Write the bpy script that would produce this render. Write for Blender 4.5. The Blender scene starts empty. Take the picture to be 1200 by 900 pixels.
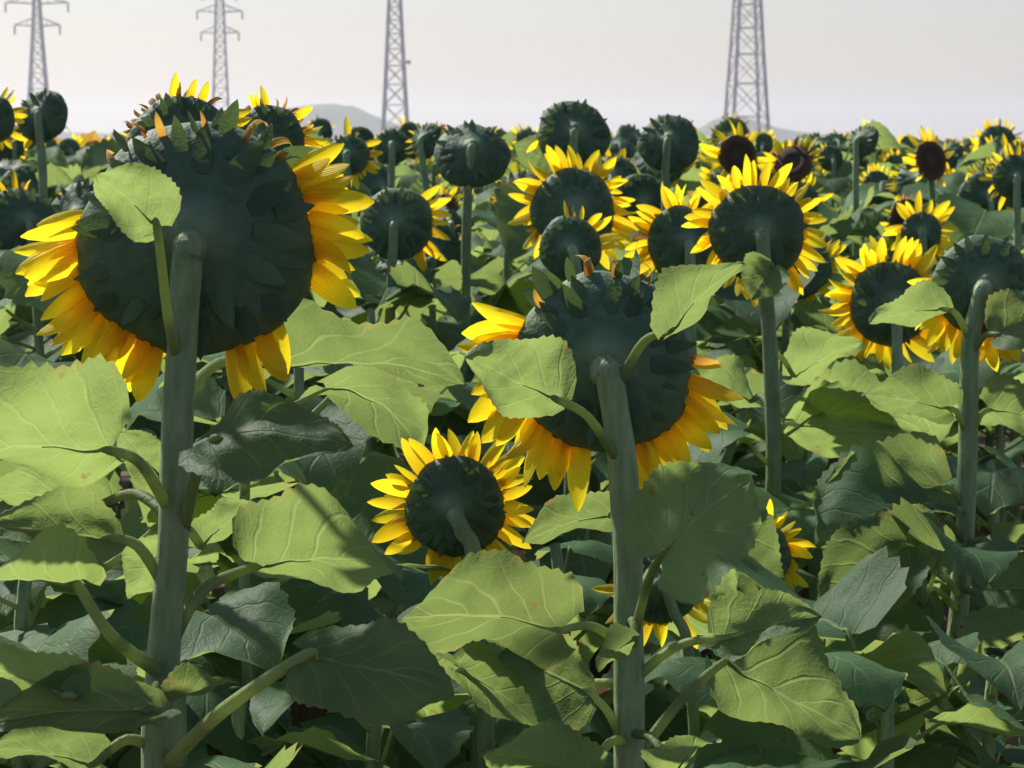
import bpy, math, random
import numpy as np
from mathutils import Vector, Matrix, Quaternion, noise

R = math.radians
rng = random.Random(11)
scene = bpy.context.scene
C = scene.collection

# ------------------------------------------------------------------ camera
W_PX, H_PX = 1200.0, 900.0
HFOV = R(24.0)
F_PX = (W_PX / 2) / math.tan(HFOV / 2)
EYE = Vector((0, 0, 1.62))
HORIZON = 170.0
PITCH = math.atan((H_PX / 2 - HORIZON) / F_PX)
cam_data = bpy.data.cameras.new('camera')
cam = bpy.data.objects.new('camera', cam_data)
C.objects.link(cam)
cam.location = EYE
cam.rotation_euler = (math.pi / 2 - PITCH, 0, 0)
cam_data.sensor_fit = 'HORIZONTAL'
cam_data.angle = HFOV
cam_data.clip_start = 0.05
cam_data.clip_end = 20000
cam_data.dof.use_dof = True
cam_data.dof.focus_distance = 3.2
cam_data.dof.aperture_fstop = 18.0
scene.camera = cam

# ------------------------------------------------------------------ light
SUN_AZ, SUN_EL = R(-40), R(43)
world = bpy.data.worlds.new('World')
scene.world = world
world.use_nodes = True
wn = world.node_tree
for n in list(wn.nodes):
    wn.nodes.remove(n)
sky = wn.nodes.new('ShaderNodeTexSky')
sky.sky_type = 'NISHITA'
sky.sun_disc = False
sky.sun_elevation = SUN_EL
sky.sun_rotation = SUN_AZ
sky.altitude = 100
sky.air_density = 1.7
sky.dust_density = 0.8
sky.ozone_density = 1.5
hs = wn.nodes.new('ShaderNodeHueSaturation')
hs.inputs['Saturation'].default_value = 0.9
tint = wn.nodes.new('ShaderNodeMix')
tint.data_type = 'RGBA'
tint.blend_type = 'MULTIPLY'
tint.inputs[0].default_value = 1.0
tint.inputs[7].default_value = (0.86, 0.92, 1.29, 1)     # white balance of the whole sky
bg = wn.nodes.new('ShaderNodeBackground')
bg.inputs['Strength'].default_value = 0.050
wo = wn.nodes.new('ShaderNodeOutputWorld')
wn.links.new(sky.outputs[0], hs.inputs['Color'])
wn.links.new(hs.outputs[0], tint.inputs[6])
wn.links.new(tint.outputs[2], bg.inputs['Color'])
wn.links.new(bg.outputs[0], wo.inputs['Surface'])

sun_d = bpy.data.lights.new('sun', 'SUN')
sun_d.energy = 3.8
sun_d.angle = R(2.5)
sun_d.color = (1.0, 0.95, 0.86)
sun = bpy.data.objects.new('sun', sun_d)
C.objects.link(sun)
sdir = Vector((math.sin(SUN_AZ) * math.cos(SUN_EL), math.cos(SUN_AZ) * math.cos(SUN_EL), math.sin(SUN_EL)))
sun.rotation_euler = sdir.to_track_quat('Z', 'Y').to_euler()
sun.location = sdir * 30

scene.view_settings.view_transform = 'Standard'
scene.view_settings.look = 'None'
scene.view_settings.exposure = 0.98
scene.view_settings.gamma = 1.0
scene.view_settings.use_curve_mapping = False
scene.render.engine = 'CYCLES'
scene.cycles.max_bounces = 8
scene.cycles.transmission_bounces = 5
scene.cycles.volume_bounces = 0
scene.cycles.use_denoising = True

_F = Vector((0, math.cos(PITCH), -math.sin(PITCH)))
_U = Vector((0, math.sin(PITCH), math.cos(PITCH)))


def at(px, py, d):
    """point of the place at distance d in front of the eye, seen towards (px, py)"""
    v = _F + Vector((1, 0, 0)) * ((px - 600) / F_PX) - _U * ((py - 450) / F_PX)
    return EYE + v * (d / v.y)


def seen(p):
    q = p - EYE
    z = q.dot(_F)
    return 600 + F_PX * q.x / z, 450 - F_PX * q.dot(_U) / z


# ------------------------------------------------------------------ materials
def new_mat(name):
    m = bpy.data.materials.new(name)
    m.use_nodes = True
    nt = m.node_tree
    for n in list(nt.nodes):
        nt.nodes.remove(n)
    return m, nt


def N(nt, typ, **kw):
    n = nt.nodes.new(typ)
    for k, v in kw.items():
        setattr(n, k, v)
    return n


def mathn(nt, op, a, b=None, c=None):
    n = nt.nodes.new('ShaderNodeMath')
    n.operation = op
    for i, x in enumerate((a, b, c)):
        if x is None:
            continue
        if isinstance(x, (int, float)):
            n.inputs[i].default_value = x
        else:
            nt.links.new(x, n.inputs[i])
    return n.outputs[0]


def mixc(nt, fac, a, b, mode='MIX'):
    n = nt.nodes.new('ShaderNodeMix')
    n.data_type = 'RGBA'
    n.blend_type = mode
    for idx, x in ((0, fac), (6, a), (7, b)):
        if isinstance(x, (int, float)):
            n.inputs[idx].default_value = x
        elif isinstance(x, tuple):
            n.inputs[idx].default_value = (*x, 1)
        else:
            nt.links.new(x, n.inputs[idx])
    return n.outputs[2]


def maprange(nt, x, a, b, c, d):
    n = nt.nodes.new('ShaderNodeMapRange')
    nt.links.new(x, n.inputs[0])
    for i, v in enumerate((a, b, c, d)):
        n.inputs[i + 1].default_value = v
    return n.outputs[0]


def noise_tex(nt, scale, detail=3, vec=None, rough=0.55):
    n = nt.nodes.new('ShaderNodeTexNoise')
    n.inputs['Scale'].default_value = scale
    n.inputs['Detail'].default_value = detail
    n.inputs['Roughness'].default_value = rough
    if vec is not None:
        nt.links.new(vec, n.inputs['Vector'])
    return n.outputs[0]


def leafy(name, top, under, trans, trans_fac, veins=True, rough=0.55):
    m, nt = new_mat(name)
    out = N(nt, 'ShaderNodeOutputMaterial')
    pr = N(nt, 'ShaderNodeBsdfPrincipled')
    tr = N(nt, 'ShaderNodeBsdfTranslucent')
    mx = N(nt, 'ShaderNodeMixShader')
    oi = N(nt, 'ShaderNodeObjectInfo')
    tc = N(nt, 'ShaderNodeTexCoord')
    geo = N(nt, 'ShaderNodeNewGeometry')
    pos = geo.outputs['Position']
    mott = noise_tex(nt, 16, 4, pos)
    fine = noise_tex(nt, 170, 3, pos)
    col = mixc(nt, geo.outputs['Backfacing'], top, under)
    v1 = maprange(nt, oi.outputs['Random'], 0, 1, 0.72, 1.22)
    v2 = maprange(nt, mott, 0.3, 0.7, 0.86, 1.14)
    val = mathn(nt, 'MULTIPLY', v1, v2)
    h1 = N(nt, 'ShaderNodeHueSaturation')
    nt.links.new(col, h1.inputs['Color'])
    nt.links.new(val, h1.inputs['Value'])
    nt.links.new(maprange(nt, oi.outputs['Random'], 0, 1, 0.508, 0.488), h1.inputs['Hue'])
    col = h1.outputs[0]
    tcol = mixc(nt, mott, tuple(c * 0.88 for c in trans), tuple(min(1, c * 1.12) for c in trans))
    h2 = N(nt, 'ShaderNodeHueSaturation')
    nt.links.new(tcol, h2.inputs['Color'])
    nt.links.new(v1, h2.inputs['Value'])
    tcol = h2.outputs[0]
    bmp = N(nt, 'ShaderNodeBump')
    bmp.inputs['Distance'].default_value = 0.006
    bmp.inputs['Strength'].default_value = 0.4
    height = fine
    if veins:
        sep = N(nt, 'ShaderNodeSeparateXYZ')
        nt.links.new(tc.outputs['UV'], sep.inputs[0])
        v = mathn(nt, 'ABSOLUTE', mathn(nt, 'MULTIPLY', mathn(nt, 'SUBTRACT', sep.outputs[0], 0.5), 2.0))
        u = sep.outputs[1]
        mid = maprange(nt, v, 0.012, 0.045, 1, 0)
        wob = mathn(nt, 'MULTIPLY', mathn(nt, 'SUBTRACT', noise_tex(nt, 9, 2, pos), 0.5), 0.30)
        s = mathn(nt, 'ADD', mathn(nt, 'SUBTRACT', u, mathn(nt, 'MULTIPLY', mathn(nt, 'POWER', v, 0.8), 0.42)), wob)
        fr = mathn(nt, 'FRACT', mathn(nt, 'MULTIPLY', s, 4.6))
        dd = mathn(nt, 'ABSOLUTE', mathn(nt, 'SUBTRACT', fr, 0.5))
        lat = mathn(nt, 'MULTIPLY', maprange(nt, dd, 0.02, 0.075, 0.7, 0), maprange(nt, v, 0.35, 1.0, 1.0, 0.25))
        vor = N(nt, 'ShaderNodeTexVoronoi', feature='DISTANCE_TO_EDGE')
        vor.inputs['Scale'].default_value = 75
        nt.links.new(pos, vor.inputs['Vector'])
        net = maprange(nt, vor.outputs['Distance'], 0.0, 0.09, 0.12, 0)
        vein = mathn(nt, 'MAXIMUM', mathn(nt, 'MAXIMUM', mid, lat), net)
        col = mixc(nt, mathn(nt, 'MULTIPLY', vein, 0.34), col, (0.24, 0.31, 0.13))
        tcol = mixc(nt, mathn(nt, 'MULTIPLY', vein, 0.42), tcol, (0.50, 0.56, 0.20))
        # dry brown nibbles and spots
        sp = noise_tex(nt, 38, 2, pos)
        spm = maprange(nt, sp, 0.70, 0.74, 0, 0.7)
        col = mixc(nt, spm, col, (0.13, 0.085, 0.035))
        tcol = mixc(nt, spm, tcol, (0.30, 0.17, 0.05))
        edge = mathn(nt, 'MULTIPLY', maprange(nt, mathn(nt, 'ADD', v, mathn(nt, 'MULTIPLY', sp, 0.5)), 1.20, 1.30, 0, 1), 0.55)
        col = mixc(nt, edge, col, (0.20, 0.17, 0.06))
        tcol = mixc(nt, edge, tcol, (0.38, 0.30, 0.09))
        height = mathn(nt, 'SUBTRACT', mathn(nt, 'MULTIPLY', fine, 0.35), mathn(nt, 'MULTIPLY', vein, 0.8))
    nt.links.new(height, bmp.inputs['Height'])
    nt.links.new(col, pr.inputs['Base Color'])
    pr.inputs['Roughness'].default_value = rough
    pr.inputs['Specular IOR Level'].default_value = 0.16
    nt.links.new(bmp.outputs[0], pr.inputs['Normal'])
    nt.links.new(bmp.outputs[0], tr.inputs['Normal'])
    nt.links.new(tcol, tr.inputs['Color'])
    mx.inputs[0].default_value = trans_fac
    nt.links.new(pr.outputs[0], mx.inputs[1])
    nt.links.new(tr.outputs[0], mx.inputs[2])
    nt.links.new(mx.outputs[0], out.inputs[0])
    return m


M = {}
M['leaf'] = leafy('leaf_green', (0.090, 0.185, 0.082), (0.105, 0.200, 0.098), (0.255, 0.345, 0.085), 0.57)
M['bract'] = leafy('bract_green', (0.075, 0.130, 0.055), (0.065, 0.120, 0.055), (0.16, 0.24, 0.05), 0.22, veins=False)


def petal_mat(name, base, tip, trans_fac):
    m, nt = new_mat(name)
    out = N(nt, 'ShaderNodeOutputMaterial')
    pr = N(nt, 'ShaderNodeBsdfPrincipled')
    tr = N(nt, 'ShaderNodeBsdfTranslucent')
    mx = N(nt, 'ShaderNodeMixShader')
    oi = N(nt, 'ShaderNodeObjectInfo')
    tc = N(nt, 'ShaderNodeTexCoord')
    sep = N(nt, 'ShaderNodeSeparateXYZ')
    nt.links.new(tc.outputs['UV'], sep.inputs[0])
    col = mixc(nt, maprange(nt, sep.outputs[1], 0.05, 0.55, 0, 1), base, tip)
    wv = mathn(nt, 'SINE', mathn(nt, 'MULTIPLY', sep.outputs[0], 44.0))
    col = mixc(nt, maprange(nt, wv, 0.2, 1, 0, 0.16), col, tuple(c * 0.72 for c in base))
    h1 = N(nt, 'ShaderNodeHueSaturation')
    nt.links.new(col, h1.inputs['Color'])
    nt.links.new(maprange(nt, oi.outputs['Random'], 0, 1, 0.80, 1.12), h1.inputs['Value'])
    nt.links.new(maprange(nt, oi.outputs['Random'], 0, 1, 0.488, 0.506), h1.inputs['Hue'])
    bmp = N(nt, 'ShaderNodeBump')
    bmp.inputs['Distance'].default_value = 0.002
    bmp.inputs['Strength'].default_value = 0.5
    nt.links.new(wv, bmp.inputs['Height'])
    nt.links.new(h1.outputs[0], pr.inputs['Base Color'])
    nt.links.new(h1.outputs[0], tr.inputs['Color'])
    nt.links.new(bmp.outputs[0], pr.inputs['Normal'])
    pr.inputs['Roughness'].default_value = 0.55
    pr.inputs['Specular IOR Level'].default_value = 0.2
    mx.inputs[0].default_value = trans_fac
    nt.links.new(pr.outputs[0], mx.inputs[1])
    nt.links.new(tr.outputs[0], mx.inputs[2])
    nt.links.new(mx.outputs[0], out.inputs[0])
    return m


M['petal'] = petal_mat('petal_yellow', (0.96, 0.59, 0.010), (0.98, 0.78, 0.020), 0.68)
M['petal_dry'] = petal_mat('petal_withered', (0.42, 0.17, 0.03), (0.72, 0.40, 0.06), 0.5)


def solid(name, c1, c2, scale, rough=0.7, stretch=None, bump=0.0, sheen=0.0, spec=0.3, vary=True):
    m, nt = new_mat(name)
    out = N(nt, 'ShaderNodeOutputMaterial')
    pr = N(nt, 'ShaderNodeBsdfPrincipled')
    geo = N(nt, 'ShaderNodeNewGeometry')
    vec = geo.outputs['Position']
    if stretch:
        mp = N(nt, 'ShaderNodeMapping')
        mp.inputs['Scale'].default_value = stretch
        nt.links.new(vec, mp.inputs[0])
        vec = mp.outputs[0]
    nz = noise_tex(nt, scale, 4, vec)
    col = mixc(nt, maprange(nt, nz, 0.3, 0.7, 0, 1), c1, c2)
    if vary:
        oi = N(nt, 'ShaderNodeObjectInfo')
        h1 = N(nt, 'ShaderNodeHueSaturation')
        nt.links.new(col, h1.inputs['Color'])
        nt.links.new(maprange(nt, oi.outputs['Random'], 0, 1, 0.82, 1.15), h1.inputs['Value'])
        col = h1.outputs[0]
    nt.links.new(col, pr.inputs['Base Color'])
    pr.inputs['Roughness'].default_value = rough
    pr.inputs['Specular IOR Level'].default_value = spec
    if sheen:
        pr.inputs['Sheen Weight'].default_value = sheen
        pr.inputs['Sheen Roughness'].default_value = 0.22
        pr.inputs['Sheen Tint'].default_value = (0.9, 1.0, 0.7, 1)
    if bump:
        b = N(nt, 'ShaderNodeBump')
        b.inputs['Distance'].default_value = bump
        nt.links.new(nz, b.inputs['Height'])
        nt.links.new(b.outputs[0], pr.inputs['Normal'])
    nt.links.new(pr.outputs[0], out.inputs[0])
    return m


M['stalk'] = solid('stalk_green', (0.125, 0.195, 0.075), (0.245, 0.320, 0.150), 34, 0.55, (2.2, 2.2, 0.5), 0.006, 0.22)
M['petiole'] = leafy('petiole_green', (0.22, 0.29, 0.11), (0.22, 0.29, 0.11), (0.46, 0.54, 0.22), 0.45, veins=False)
M['hair'] = leafy('stalk_hair', (0.45, 0.48, 0.34), (0.45, 0.48, 0.34), (0.62, 0.66, 0.45), 0.5, veins=False)
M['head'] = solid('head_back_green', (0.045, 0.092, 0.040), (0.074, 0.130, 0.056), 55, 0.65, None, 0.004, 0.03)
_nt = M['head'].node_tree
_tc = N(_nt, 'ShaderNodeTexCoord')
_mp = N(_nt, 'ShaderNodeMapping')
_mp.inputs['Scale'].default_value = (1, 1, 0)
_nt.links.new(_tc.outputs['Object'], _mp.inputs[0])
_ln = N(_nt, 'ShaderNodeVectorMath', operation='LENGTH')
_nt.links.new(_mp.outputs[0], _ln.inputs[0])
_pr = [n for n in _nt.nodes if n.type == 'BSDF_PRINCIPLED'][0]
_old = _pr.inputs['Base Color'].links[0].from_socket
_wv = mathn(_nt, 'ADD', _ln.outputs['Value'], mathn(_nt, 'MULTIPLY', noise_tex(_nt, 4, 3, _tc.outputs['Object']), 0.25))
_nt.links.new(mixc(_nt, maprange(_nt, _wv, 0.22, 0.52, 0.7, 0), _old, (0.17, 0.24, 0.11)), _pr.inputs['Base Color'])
M['seed'] = solid('seed_brown', (0.020, 0.012, 0.008), (0.075, 0.040, 0.020), 260, 0.8, None, 0.006)
_nt = M['seed'].node_tree
_tc = N(_nt, 'ShaderNodeTexCoord')
_mp = N(_nt, 'ShaderNodeMapping')
_mp.inputs['Scale'].default_value = (1, 1, 0)
_nt.links.new(_tc.outputs['Object'], _mp.inputs[0])
_ln = N(_nt, 'ShaderNodeVectorMath', operation='LENGTH')
_nt.links.new(_mp.outputs[0], _ln.inputs[0])
_pr = [n for n in _nt.nodes if n.type == 'BSDF_PRINCIPLED'][0]
_old = _pr.inputs['Base Color'].links[0].from_socket
_nt.links.new(mixc(_nt, maprange(_nt, _ln.outputs['Value'], 0.62, 0.9, 0, 0.75), mixc(_nt, maprange(_nt, _ln.outputs['Value'], 0.15, 0.5, 0.6, 0), _old, (0.085, 0.065, 0.025)), (0.15, 0.08, 0.025)), _pr.inputs['Base Color'])
M['soil'] = solid('soil', (0.055, 0.038, 0.028), (0.14, 0.10, 0.07), 7, 0.95, None, 0.04, vary=False)
M['dry'] = leafy('leaf_dry', (0.085, 0.055, 0.038), (0.10, 0.068, 0.048), (0.12, 0.075, 0.045), 0.3)
M['steel'] = solid('galvanised_steel', (0.60, 0.585, 0.54), (0.70, 0.685, 0.64), 0.6, 0.6, vary=False)
M['glass'] = solid('insulator_glass', (0.10, 0.12, 0.12), (0.16, 0.18, 0.18), 2, 0.3, vary=False)
M['hill'] = solid('hill_scrub', (0.06, 0.075, 0.04), (0.12, 0.12, 0.075), 0.012, 0.95, vary=False)


# ------------------------------------------------------------------ mesh helpers
def mesh(name, verts, faces, mats, uvs=None, smooth=True, midx=None):
    me = bpy.data.meshes.new(name)
    me.from_pydata([tuple(v) for v in verts], [], faces)
    for mm in mats:
        me.materials.append(mm)
    if uvs is not None:
        lay = me.uv_layers.new(name='UVMap')
        li = np.zeros(len(me.loops), dtype=np.int32)
        me.loops.foreach_get('vertex_index', li)
        lay.data.foreach_set('uv', np.asarray(uvs, dtype=np.float32)[li].ravel())
    if smooth:
        me.polygons.foreach_set('use_smooth', [True] * len(me.polygons))
    if midx is not None:
        me.polygons.foreach_set('material_index', midx)
    me.update()
    return me


def put(name, data, parent=None, basis=None, world_m=None):
    o = bpy.data.objects.new(name, data)
    C.objects.link(o)
    if parent is not None:
        o.parent = parent
    if basis is not None:
        o.matrix_basis = basis
    return o


def smooth_path(pts, per=6):
    pts = [Vector(p) for p in pts]
    out = []
    n = len(pts)
    for i in range(n - 1):
        p0 = pts[max(i - 1, 0)]
        p1, p2 = pts[i], pts[i + 1]
        p3 = pts[min(i + 2, n - 1)]
        for k in range(per):
            t = k / per
            out.append(0.5 * ((2 * p1) + (p2 - p0) * t + (2 * p0 - 5 * p1 + 4 * p2 - p3) * t * t
                              + (3 * p1 - p0 - 3 * p2 + p3) * t ** 3))
    out.append(pts[-1])
    return out


def tube(path, rad, sides=10, ridge=0.0, seed=0.0, cap=True, flat=1.0):
    """rad: function of 0..1"""
    n = len(path)
    V, Fc, UV = [], [], []
    t0 = (path[1] - path[0]).normalized()
    ref = Vector((1, 0, 0)) if abs(t0.x) < 0.9 else Vector((0, 1, 0))
    nx = (ref - t0 * ref.dot(t0)).normalized()
    for i in range(n):
        a = path[max(i - 1, 0)]
        b = path[min(i + 1, n - 1)]
        t = (b - a).normalized()
        nx = (nx - t * nx.dot(t)).normalized()
        ny = t.cross(nx)
        r = rad(i / (n - 1))
        for k in range(sides):
            th = 2 * math.pi * k / sides
            rr = r * (1 + ridge * math.sin(th * 5 + seed) + 0.5 * ridge * math.sin(th * 3 + i * 0.7 + seed))
            V.append(path[i] + nx * (rr * math.cos(th)) + ny * (rr * flat * math.sin(th)))
            UV.append((k / sides, i / (n - 1)))
    for i in range(n - 1):
        for k in range(sides):
            k2 = (k + 1) % sides
            Fc.append((i * sides + k, i * sides + k2, (i + 1) * sides + k2, (i + 1) * sides + k))
    if cap:
        Fc.append(tuple(range((n - 1) * sides, n * sides)))
        Fc.append(tuple(reversed(range(sides))))
    return V, Fc, UV


def blade(nu, nv, droop=0.6, cup=0.2, fold=0.0, wave=0.05, tooth=0.022, seed=0, roll=0.0, lobes=0.13):
    """heart-shaped toothed leaf in unit length: y base->tip, x across (half width .5 at most), z the upper side"""
    rr = random.Random(seed)
    ph = [rr.uniform(0, 6.28) for _ in range(6)]
    asym = rr.uniform(-0.07, 0.07)
    U = np.linspace(0, 1, nu) ** 0.92
    prof = np.power(np.clip(U, 0, 1), 0.42) * np.power(np.clip(1 - U, 0, 1), 0.82)
    prof = prof / prof.max() * 0.5
    prof = np.maximum(prof, 0.0)
    prof[0] = 0.10
    V, UV, Fc = [], [], []
    # spine
    sy, sz = [0.0], [0.0]
    for i in range(1, nu):
        th = droop * (U[i] ** 1.3) + 0.10 * math.sin(ph[0] + 5 * U[i])
        ds = U[i] - U[i - 1]
        sy.append(sy[-1] + ds * math.cos(th))
        sz.append(sz[-1] - ds * math.sin(th))
    for i in range(nu):
        for j in range(nv):
            v = -1 + 2 * j / (nv - 1)
            av = abs(v)
            h = prof[i] * (1 + asym * (1 if v > 0 else -1))
            edge = av ** 6
            tt = tooth * edge * (1 if i % 2 else -0.6) * (0.2 + 1.3 * rr.random()) * (1 if 0 < i < nu - 1 else 0)
            x = v * (h + tt * (0.4 + prof[i]))
            back = lobes * (av ** 1.6) * (1 - U[i]) ** 2.2
            z = cup * x * x * 2.0 + fold * abs(x) + roll * x
            z += wave * (av ** 2) * math.sin(9 * U[i] + ph[1] + (2.1 if v > 0 else 0)) * (0.5 + h)
            z += 0.35 * wave * math.sin(6 * v + ph[2] + 4 * U[i]) * av
            # quilting between the side veins
            z += 0.008 * math.sin((U[i] - 0.42 * av) * 4.6 * 2 * math.pi) * av * (1 - 0.3 * av)
            z -= 0.012 * math.exp(-(v / 0.10) ** 2)
            z += 0.022 * noise.noise(Vector((x * 9, U[i] * 9, seed * 1.7))) + 0.03 * noise.noise(Vector((x * 3.5, U[i] * 3.5, seed * 2.3 + 9)))
            # curl of the back lobes
            V.append((x, sy[i] - back, sz[i] + z + 0.10 * back))
            UV.append((j / (nv - 1), U[i]))
    for i in range(nu - 1):
        for j in range(nv - 1):
            a = i * nv + j
            Fc.append((a, a + 1, a + nv + 1, a + nv))
    return np.array(V), Fc, UV, (sy[-1], sz[-1])


def blade_chord(nu, nv, **kw):
    V, Fc, UV, (ty, tz) = blade(nu, nv, **kw)
    L = math.hypot(ty, tz)
    c, s = ty / L, tz / L
    y = (V[:, 1] * c + V[:, 2] * s) / L
    z = (-V[:, 1] * s + V[:, 2] * c) / L
    V2 = np.stack([V[:, 0], y, z], 1)
    return V2, Fc, UV


def frame(xa, ya, za, loc):
    m = Matrix((xa, ya, za)).transposed().to_4x4()
    m.translation = loc
    return m


# ------------------------------------------------------------------ shared pieces: petals, bracts, heads
def petal_mesh(seed, wilt=False):
    rr = random.Random(seed * 7 + 3)
    nu, nv = 9, 5
    V, Fc, UV = [], [], []
    bend = rr.uniform(-0.55, 0.35) if not wilt else rr.uniform(0.8, 2.2)
    twist = rr.uniform(-0.5, 0.5) if not wilt else rr.uniform(-1.6, 1.6)
    wid = rr.uniform(0.27, 0.37) if not wilt else rr.uniform(0.16, 0.26)
    groove = rr.uniform(0.10, 0.30)
    side = rr.uniform(-0.12, 0.12)
    y = z = 0.0
    for i in range(nu):
        u = i / (nu - 1)
        th = bend * u * u
        if i:
            y += math.cos(th) / (nu - 1)
            z += math.sin(th) / (nu - 1)
        h = wid * 0.5 * (0.45 * (1 - u) ** 3 + (math.sin(math.pi * min(1, 0.08 + 0.92 * u)) ** 0.62)) if u < 0.999 else 0.012
        a = twist * u
        for j in range(nv):
            v = -1 + 2 * j / (nv - 1)
            x = v * h
            zz = groove * x * v + 0.018 * math.cos(v * 6.0) * (1 - u) + rr.uniform(-0.006, 0.006)
            V.append((x * math.cos(a) - zz * math.sin(a) + side * u * u, y, z + x * math.sin(a) + zz * math.cos(a)))
            UV.append((j / (nv - 1), u))
    for i in range(nu - 1):
        for j in range(nv - 1):
            q = i * nv + j
            Fc.append((q, q + 1, q + nv + 1, q + nv))
    return mesh('petal', V, Fc, [M['petal_dry' if wilt else 'petal']], UV)


PETALS = [petal_mesh(i) for i in range(12)]
DRY = [petal_mesh(40 + i, True) for i in range(6)]


def bract_mesh(seed):
    rr = random.Random(seed * 5 + 1)
    nu, nv = 8, 5
    V, Fc, UV = [], [], []
    bend = rr.uniform(-0.5, 0.5)
    y = z = 0.0
    wid = rr.uniform(0.50, 0.66)
    for i in range(nu):
        u = i / (nu - 1)
        if i:
            y += math.cos(bend * u) / (nu - 1)
            z += math.sin(bend * u) / (nu - 1)
        h = wid * 0.5 * (1 - u) ** 0.9 * (0.75 + 1.3 * u) if u < 1 else 0.01
        for j in range(nv):
            v = -1 + 2 * j / (nv - 1)
            V.append((v * h, y, z + 0.10 * abs(v) * h * 2 + rr.uniform(-.008, .008)))
            UV.append((j / (nv - 1), u))
    for i in range(nu - 1):
        for j in range(nv - 1):
            q = i * nv + j
            Fc.append((q, q + 1, q + nv + 1, q + nv))
    return mesh('bract', V, Fc, [M['bract']], UV)


BRACTS = [bract_mesh(i) for i in range(8)]


def lathe(profile, sides, wob=0.0, seed=0):
    rr = random.Random(seed)
    ph = [rr.uniform(0, 6.28) for _ in range(4)]
    V, Fc = [], []
    for (r, z) in profile:
        for k in range(sides):
            th = 2 * math.pi * k / sides
            w = 1 + wob * (math.sin(3 * th + ph[0]) + 0.7 * math.sin(5 * th + ph[1]) + 0.5 * math.sin(8 * th + ph[2]))
            V.append((r * w * math.cos(th), r * w * math.sin(th), z + wob * 0.6 * r * math.sin(4 * th + ph[3])))
    for i in range(len(profile) - 1):
        for k in range(sides):
            k2 = (k + 1) % sides
            Fc.append((i * sides + k, i * sides + k2, (i + 1) * sides + k2, (i + 1) * sides + k))
    return V, Fc


BACK_PROFILE = [(0.001, -0.555), (0.06, -0.555), (0.125, -0.53), (0.165, -0.48), (0.22, -0.43), (0.30, -0.385), (0.40, -0.35), (0.55, -0.29), (0.72, -0.23),
                (0.86, -0.15), (0.96, -0.06), (1.0, 0.03), (0.97, 0.09)]
HEADS = []
for i in range(6):
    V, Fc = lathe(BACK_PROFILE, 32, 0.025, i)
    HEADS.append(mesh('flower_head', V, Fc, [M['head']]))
SEEDS = []
for i in range(3):
    V, Fc = lathe([(0.965, 0.085), (0.9, 0.13), (0.6, 0.19), (0.42, 0.19), (0.3, 0.15), (0.02, 0.12)], 28, 0.012, 20 + i)
    SEEDS.append(mesh('seed_disc', V, Fc, [M['seed']]))


def radial(a, r, z, elev, roll=0.0, s=1.0):
    """unit head frame: piece whose +y points outward at angle a, lifted by elev towards the face"""
    out = Vector((math.cos(a), math.sin(a), 0))
    ya = out * math.cos(elev) + Vector((0, 0, 1)) * math.sin(elev)
    za = Vector((0, 0, 1)) * math.cos(elev) - out * math.sin(elev)
    xa = ya.cross(za)
    m = frame(xa, ya, za, out * r + Vector((0, 0, z)))
    return m @ Matrix.Rotation(roll, 4, 'Y') @ Matrix.Scale(s, 4)


def joined(pieces, name, mats):
    V, Fc, UV, MI = [], [], [], []
    for me, mx, mi in pieces:
        base = len(V)
        for v in me.vertices:
            V.append(mx @ v.co)
        lay = me.uv_layers[0].data if me.uv_layers else None
        uvv = {}
        for p in me.polygons:
            Fc.append(tuple(base + i for i in p.vertices))
            MI.append(mi)
            if lay:
                for li, vi in zip(p.loop_indices, p.vertices):
                    uvv[vi] = tuple(lay[li].uv)
        UV += [uvv.get(i, (0, 0)) for i in range(len(me.vertices))]
    return mesh(name, V, Fc, mats, UV, midx=MI)


def petal_layout(rr, n, gaps=(), dry=(), length=0.55, elev=-0.15, hang=0.0):
    """gaps, dry: angle ranges in degrees as one looks at the back, counter-clockwise from the right"""
    res = []
    for i in range(n):
        deg = (360.0 * i / n + rr.uniform(-5, 5)) % 360
        skip = any((a <= deg <= b) for a, b in gaps)
        if skip or rr.random() < 0.05 or not gaps and noise.noise(Vector((math.cos(R(deg)) * 2.2, math.sin(R(deg)) * 2.2, n + length * 50))) > 0.42:
            continue
        w = any((a <= deg <= b) for a, b in dry)
        if w and rr.random() < 0.25:
            continue
        lay = i % 2
        isdry = (w and rr.random() < 0.7) or rr.random() < 0.04
        a = -R(deg)
        e = elev + rr.uniform(-0.42, 0.30) + 0.12 * lay + (0.3 if isdry else 0)
        s = length * rr.uniform(0.68, 1.2) * (0.8 if isdry else 1)
        a2 = -R(deg + hang * math.sin(R(270 - deg)))
        r0 = 0.93 - 0.03 * lay
        m = radial(a2, r0, 0.05 + 0.05 * lay, e, rr.uniform(-0.8, 0.8), s)
        m.translation = Vector((r0 * math.cos(a), r0 * math.sin(a), 0.05 + 0.05 * lay))
        m = m @ Matrix.Rotation(rr.gauss(0, 0.2), 4, 'Z')
        res.append((isdry, m))
    return res


def bract_layout(rr, ups=1.0):
    res = []
    for ring, (r, z, n, s, e) in enumerate(((0.50, -0.305, 12, 0.40, 0.22), (0.70, -0.235, 19, 0.31, 0.34))):
        for i in range(n):
            a = 2 * math.pi * (i + 0.5 * ring) / n + rr.uniform(-0.12, 0.12)
            res.append(radial(a, r, z - 0.012, e + rr.uniform(-0.16, 0.10), rr.uniform(-0.2, 0.2), s * rr.uniform(0.8, 1.2)))
    return res


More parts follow.
